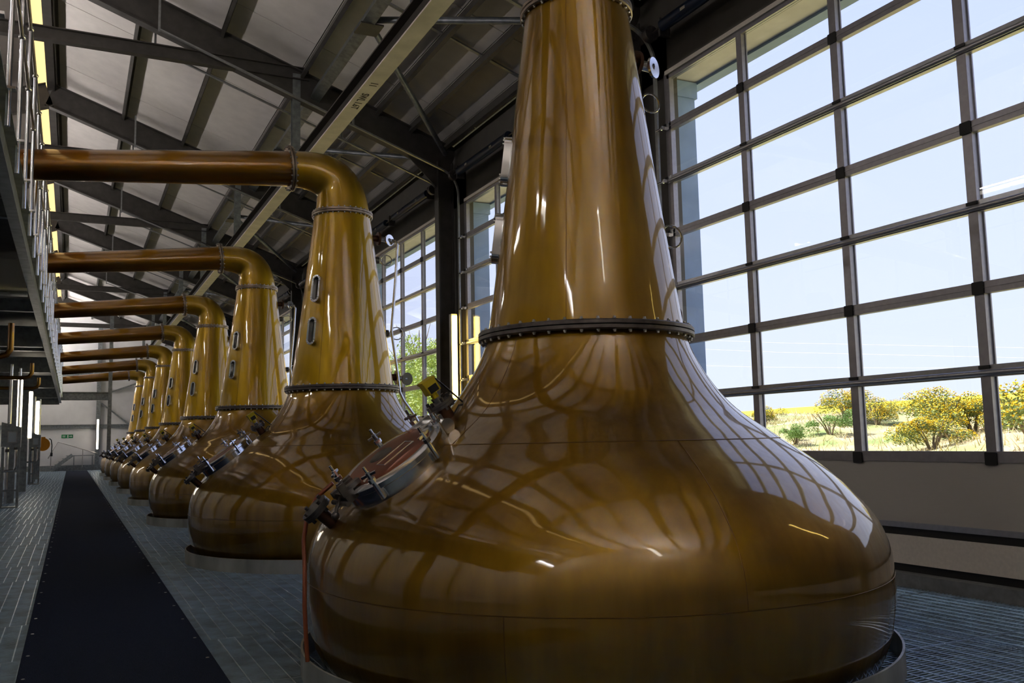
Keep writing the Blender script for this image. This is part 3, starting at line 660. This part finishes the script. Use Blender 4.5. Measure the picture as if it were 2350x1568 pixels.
# sample cabinets on steel stands
def cabinet(y, label):
    t = thing('sample_cabinet', label, 'cabinet', (-1.41, y, 0), 'riveted cabinets on the left')
    body = MB(); p = [(-.22, 1.56), (.22, 1.54), (.22, 2.06), (-.22, 2.19)]
    body.add([(x, 0, z) for x, z in p] + [(x, .35, z) for x, z in p], [(0, 1, 2, 3), (7, 6, 5, 4), (0, 4, 5, 1), (1, 5, 6, 2), (2, 6, 7, 3), (3, 7, 4, 0)])
    mk('body', body, 'galv', t)
    mk('window', MB().box(-.06, .12, -.012, .0, 1.68, 1.93), 'glasslit', t)
    mk('window_frame', MB().box(-.08, -.06, -.016, 0, 1.66, 1.95).box(.12, .14, -.016, 0, 1.66, 1.95).box(-.08, .14, -.016, 0, 1.66, 1.68).box(-.08, .14, -.016, 0, 1.93, 1.95), 'steel', t)
    rv = MB()
    for k in range(5):
        for (x, z) in ((-.19 + .095 * k, 1.59), (-.19 + .095 * k, 2.13 - .028 * k), (-.19, 1.62 + .1 * k), (.19, 1.62 + .09 * k)): rv.cyl(.010, 0, .012, 6, Matrix.Translation((x, 0, z)) @ Matrix.Rotation(PI / 2, 4, 'X'))
    tag(mk('rivets', rv, 'bolt', t), kind='stuff')
    for x, yy in ((-.18, .03), (.18, .03), (-.18, .32), (.18, .32)): mk('leg', MB().box(x - .025, x + .025, yy - .025, yy + .025, 0, 1.55), 'galv', t)
    mk('stand_bar', MB().box(-.18, .18, .01, .05, .42, .47), 'galv', t); mk('foot_plate', MB().box(-.2, .2, .0, .35, .0, .03), 'galv', t)
    mk('pipe', MB().tube([(.12, .1, 1.56), (.12, .1, 1.05), (.08, .1, .95), (-.3, .1, .93)], .035, 12), 'chrome', t, 50)
    mk('pipe', MB().tube([(-.08, .15, 1.56), (-.08, .15, .1)], .04, 12), 'chrome', t, 50)
    mk('pipe', MB().tube([(-.05, .2, 2.15), (-.05, .2, 3.7)], .035, 12).tube([(.15, .25, 2.08), (.15, .25, 3.6)], .028, 10), 'chrome', t, 50)
    mk('valve', MB().cyl(.05, 1.48, 1.54, 12, Matrix.Translation((.12, .1, 0))), 'darksteel', t); mk('valve', MB().box(-.13, -.03, .10, .2, 1.42, 1.5), 'darksteel', t)
M['glasslit'] = mat('cabinet_window', (.55, .62, .66), .1, 0, coat=1)
cabinet(26.4, 'riveted grey sample cabinet on a steel stand, the nearer one'); cabinet(43.0, 'riveted grey sample cabinet on a steel stand, the farther one')
# orange hose reel
hr = thing('hose_reel', 'orange hose reel mounted above the aisle at the far left', 'hose reel', (-1.2, 46.5, 1.68))
Tm = Matrix.Rotation(PI / 2, 4, 'X')
mk('drum', MB().cyl(.30, -.08, .08, 32, Tm).box(-.30, .10, -.1, .1, .18, .34).cyl(.08, -.14, .14, 16, Tm), 'orange', hr, 40)
mk('hose_end', MB().tube([(.26, -.1, .26), (.34, -.1, .20), (.38, -.1, -.05), (.37, -.1, -.40)], .022, 8).cyl(.05, -.55, -.38, 12, Matrix.Translation((.37, -.1, 0))), 'blackp', hr, 50)
mk('bracket', MB().box(-.30, -.26, -.05, .05, -1.68, .2), 'galv', hr)
# exit sign on the gable
ex = thing('exit_sign', 'green and white emergency exit sign on the far wall', 'sign', (-.29, YF - .01, 2.26))
mk('board', MB().box(-.34, .34, -.02, 0, -.115, .115), 'exit', ex)
mk('arrow', MB().box(.12, .23, -.024, -.02, -.02, .02).add([(.22, -.024, -.07), (.30, -.024, 0), (.22, -.024, .07)], [(0, 1, 2)]), 'signw', ex)
mk('running_figure', MB().box(.0, .07, -.024, -.02, -.09, .09), 'signw', ex)
mk('lettering', MB().box(-.29, -.10, -.024, -.02, .02, .05).box(-.29, -.12, -.024, -.02, -.05, -.02), 'signw', ex)
# steel stair at the far end
st = thing('steel_stair', 'small grey steel stair with handrails at the far end', 'stair', (0, 65.15, 0)); st.scale = (1.09, 1.09, 1.09)
def step(x, z): return MB().box(x - .14, x + .14, 0, .9, z - .02, z + .02)
for i in range(5): mk('tread', step(-.95 + .20 * i, .22 + .17 * i), 'galv', st)
mk('landing', MB().box(.0, 1.2, 0, .9, .88, .93), 'galv', st)
for yy in (0, .88): mk('stringer', MB().beam((-1.1, yy, .05), (.05, yy, .95), .04, .2), 'galv', st); mk('handrail', MB().tube([(-1.25, yy, .78), (-.75, yy, 1.75), (1.4, yy, 1.0)], .025, 8).tube([(-1.1, yy, .1), (-1.1, yy, 1.05)], .02, 8).tube([(.6, yy, .2), (.6, yy, 1.28)], .02, 8), 'steel', st, 50)
[mk('support', MB().box(x, x + .06, .1, .16, 0, .9), 'galv', st) for x in (.1, 1.1)]

# ================================================================== OUTSIDE
def gz(x, y):
    k = [(8, .2), (10, .8), (12, 1.08), (13, 1.2), (14.5, 1.47), (16, 1.67), (19, 1.92), (24, 2.1), (36, 2.2), (60, 3.3), (110, 5.6), (160, 7.6), (260, 9)]
    for (a, za), (c, zc) in zip(k[:-1], k[1:]):
        if x <= c: z = za + (zc - za) * (x - a) / (c - a); break
    else: z = 9
    z += .10 * math.sin(.55 * y + .3 * x) * min(1, (x - 8) / 6) + .06 * math.sin(1.3 * y - .8 * x)
    if x > 30: z += (x - 30) * .010 * (1.1 - (y / x)) 
    return z
xs = [8.0, 8.6, 9.2, 10] + [10 + .8 * i for i in range(1, 36)] + [40, 45, 50, 60, 70, 85, 100, 120, 140, 160, 200, 260]
ys = [-60, -45, -30, -20] + [-14 + 1.2 * i for i in range(96)] + [110, 125, 145, 170, 200, 250, 300]
b = MB(); nx = len(xs)
b.add([(x, y, gz(x, y)) for y in ys for x in xs], [(j * nx + i, j * nx + i + 1, (j + 1) * nx + i + 1, (j + 1) * nx + i) for j in range(len(ys) - 1) for i in range(nx - 1)])
m, N, L, bs = newmat('hillside'); bs.inputs['Roughness'].default_value = .95
tc = N.new('ShaderNodeTexCoord'); nz = N.new('ShaderNodeTexNoise'); nz.inputs['Scale'].default_value = .9; nz.inputs['Detail'].default_value = 8; L.new(tc.outputs['Object'], nz.inputs[0])
rp = N.new('ShaderNodeValToRGB'); e = rp.color_ramp.elements; e[0].position = .38; e[0].color = (.22, .27, .08, 1); e[1].position = .62; e[1].color = (.58, .44, .24, 1)
L.new(nz.outputs[0], rp.inputs[0])
sp = N.new('ShaderNodeSeparateXYZ'); L.new(tc.outputs['Object'], sp.inputs[0]); mr = N.new('ShaderNodeMapRange'); mr.inputs[1].default_value = 34; mr.inputs[2].default_value = 38; L.new(sp.outputs[0], mr.inputs[0])
mx = N.new('ShaderNodeMix'); mx.data_type = 'RGBA'; L.new(mr.outputs[0], mx.inputs[0]); L.new(rp.outputs[0], mx.inputs[6]); mx.inputs[7].default_value = (.80, .60, .02, 1); L.new(mx.outputs[2], bs.inputs['Base Color'])
struct(mk('terrain', b, m, None, 60), 'sunny grass bank with a yellow flowering field beyond')
# pilasters and soffit outside
outer = MB().box(7.62, 8.10, YB, YF, 6.66, 6.76)
sf = struct(mk('soffit', outer, 'conc'), 'pale eaves soffit seen through the top panes')
mk('gutter', MB().box(8.10, 8.28, YB, YF, 6.62, 6.82), 'skyshade', sf)
pn = ['at the far edge of the nearest window', 'at the far edge of the second window', 'past the third window', 'past the fourth window', 'past the fifth window', 'past the sixth window', 'past the seventh window']
for i, k in enumerate(DOORS[:-1]):
    y1 = YJ + BAY * k
    t = thing('pilaster', 'pale outer wall pilaster ' + pn[i], 'pilaster', (0, y1 + .2, 0), 'outer pilasters')
    mk('shaft', MB().box(7.66, 8.06, 0, .75, -.3, 6.64), 'skyshade', t); mk('cap', MB().box(7.66, 8.09, -.03, .78, 6.40, 6.64), 'skyshade', t)
# gorse bushes
def leaf_quads(n, rx, rz, size, seed, top=False, clumps=9):
    rnd = random.Random(seed); b = MB()
    cl_ = [(rnd.uniform(-.7, .7) * rx, rnd.uniform(-.7, .7) * rx, rnd.uniform(.25, .85) * rz, rnd.uniform(.25, .5) * rx) for _ in range(clumps)]
    for _ in range(n):
        c = rnd.choice(cl_); a = rnd.uniform(0, 2 * PI); u = rnd.uniform(-.3 if not top else -.1, 1); q = math.sqrt(max(0, 1 - u * u)); rr = c[3] * (rnd.random() ** .35 if not top else rnd.uniform(.9, 1.08))
        p = Vector((c[0] + rr * q * math.cos(a), c[1] + rr * q * math.sin(a), max(.03, c[2] + rr * u * 1.1)))
        n_ = Vector((rnd.gauss(0, 1), rnd.gauss(0, 1), rnd.gauss(.3, 1))).normalized(); x = n_.orthogonal().normalized(); y_ = n_.cross(x)
        s = size * rnd.uniform(.6, 1.4); l = s * (2.4 if not top else 1.1)
        b.add([p - x * s * .5, p + y_ * l * .5, p + x * s * .5, p - y_ * l * .5], [(0, 1, 2, 3)])
    return b
def stem_mesh(rx, rz, seed):
    rnd = random.Random(seed); b = MB()
    for _ in range(7):
        a = rnd.uniform(0, 2 * PI); q = rnd.uniform(.2, .7) * rx
        b.tube([(0, 0, -.1), (q * .4 * math.cos(a), q * .4 * math.sin(a), rz * .4), (q * math.cos(a), q * math.sin(a), rz * .85)], [.03, .02, .008], 5)
    return b
M['gorse'] = mat('gorse_green', (.20, .25, .07), .8, 0, .5, 5); M['broom'] = mat('broom_green', (.20, .32, .08), .8, 0, .4, 5)
M['bloom'] = mat('gorse_bloom', (.90, .62, .02), .7, 0, .15, 9); M['twig'] = mat('twig', (.22, .17, .12), .9); M['spring'] = mat('spring_leaf', (.40, .50, .13), .8, 0, .3, 3)
fol = [leaf_quads(4200, .9, 1.1, .026, 11 + i).mesh('foliage', 'gorse') for i in range(3)]
folb = leaf_quads(4500, .75, 1.1, .024, 31).mesh('foliage', 'broom')
blo = [leaf_quads(3600, .9, 1.15, .028, 11 + i, True).mesh('blooms', 'bloom') for i in range(3)]
ste = [stem_mesh(.9, 1.2, 50 + i).mesh('stems', 'twig') for i in range(3)]
# x, y, scale, kind (0 blooming gorse, 1 green broom)
bush = [(13.5, 14.16, .85, 1, 'low dark green bush nearest the shoulder of the front still'), (14.5, 14.2, 1.05, 1, 'rounded light green bush left of the middle window mullion'), (16.0, 15.14, 1.35, 0, 'yellow gorse behind the light green bush left of the middle mullion'),
        (16, 14.3, 1.1, 0, 'yellow gorse just right of the middle mullion'), (13.0, 10.49, 1.15, 0, 'low front part of the yellow gorse in the right pane'), (14.5, 11.45, 1.65, 0, 'tallest yellow gorse in the middle of the right pane'),
        (15.0, 11.2, 1.3, 0, 'loose gorse touching the right window mullion'), (13.0, 8.7, 1.9, 0, 'tall gorse cut by the right edge of the picture'), (14.5, 10.05, 1.0, 0, 'small gorse just past the right mullion'), (19, 21.1, 1.0, 0, 'distant gorse left of the left window mullion')]
for i, (x, y, s, kd, lab) in enumerate(bush):
    t = thing('gorse_bush', lab, 'bush', (x, y, gz(x, y) - .05), 'gorse and broom bushes on the bank', (0, 0, i * 1.3)); t.scale = (s * .62, s * .62, s * .46)
    link('foliage', folb if kd else fol[i % 3], t); link('stems', ste[i % 3], t)
    if not kd: link('blooms', blo[i % 3], t)
tr_f = [leaf_quads(6000, 2.2, 4.2, .07, 71 + i, False, 22).mesh('foliage', 'spring') for i in range(2)]
def tree_trunk(seed):
    rnd = random.Random(seed); b = MB().tube([(0, 0, -.3), (.05, 0, 1.5), (0, .1, 3.0), (.1, .1, 4.6)], [.12, .09, .06, .02], 8)
    for _ in range(16):
        a = rnd.uniform(0, 2 * PI); z = rnd.uniform(.8, 3.6); l = rnd.uniform(.8, 1.8)
        b.tube([(0, 0, z), (l * .5 * math.cos(a), l * .5 * math.sin(a), z + l * .45), (l * math.cos(a), l * math.sin(a), z + l * 1.1)], [.04, .025, .008], 5)
    return b
tr_t = [tree_trunk(80 + i).mesh('trunk', 'twig') for i in range(2)]
for i, (x, y, s, lab) in enumerate([(20, 50, 1.0, 'pale green spring tree behind the level sensor of the nearest still'), (23, 62, 1.25, 'pale green spring tree left of the lamp lit pier'), (18.5, 55, .8, 'smaller pale green tree behind the second still pipework'), (24, 45, .9, 'pale green tree partly hidden by the lamp lit pier'), (20, 70, 1.1, 'distant pale green tree behind the second still neck')]):
    t = thing('spring_tree', lab, 'tree', (x, y, gz(x, y) - .1), 'young trees past the second window', (0, 0, i * 1.1)); t.scale = (s * 1.2, s * 1.2, s * 1.35)
    link('foliage', tr_f[i % 2], t); link('trunk', tr_t[i % 2], t)
for i, (x, y, h) in enumerate([(13.4, 8.3, 1.6), (15.0, 8.0, 1.7)]):
    tag(mk('fence_post', MB().tube([(0, 0, -.2), (.02, 0, h * .6), (.05, .01, h)], [.05, .045, .04], 8), 'wood', None, 50, (x, y, gz(x, y))), ['weathered fence post among the largest gorse', 'weathered fence post beside the right mullion'][i], 'post', 'old fence posts')
# grass tufts on the bank
rnd = random.Random(5); gb = MB()
for _ in range(24000):
    x = 9.5 + 22 * rnd.random() ** 1.6; y = rnd.uniform(2, 26) if rnd.random() < .8 else rnd.uniform(26, 70); z = gz(x, y) - .02
    h = rnd.uniform(.06, .22); a = rnd.uniform(0, PI); w = .005 + h * .03; lx, ly = rnd.uniform(-.15, .15), rnd.uniform(-.15, .15)
    gb.add([(x - w * math.cos(a), y - w * math.sin(a), z), (x + w * math.cos(a), y + w * math.sin(a), z), (x + lx, y + ly, z + h)], [(0, 1, 2)])
M['drygrass'] = mat('dry_grass', (.66, .54, .30), .9, 0, .4, 1.5)
tag(mk('grass', gb, 'drygrass'), 'dry straw coloured grass covering the bank outside', 'grass', kind='stuff')
for i, (za, zb) in enumerate([(15.4, 5.3), (14.2, 4.7), (11.6, 4.4)]):
    b = MB().tube([(60, 105, za), (60, 65, (za + zb) / 2 - .25), (60, 25, zb)], .014, 5)
    tag(mk('power_line', b, 'pline'), ['highest', 'middle', 'lowest'][i] + ' thin power line crossing the sky outside', 'cable', 'power lines outside')
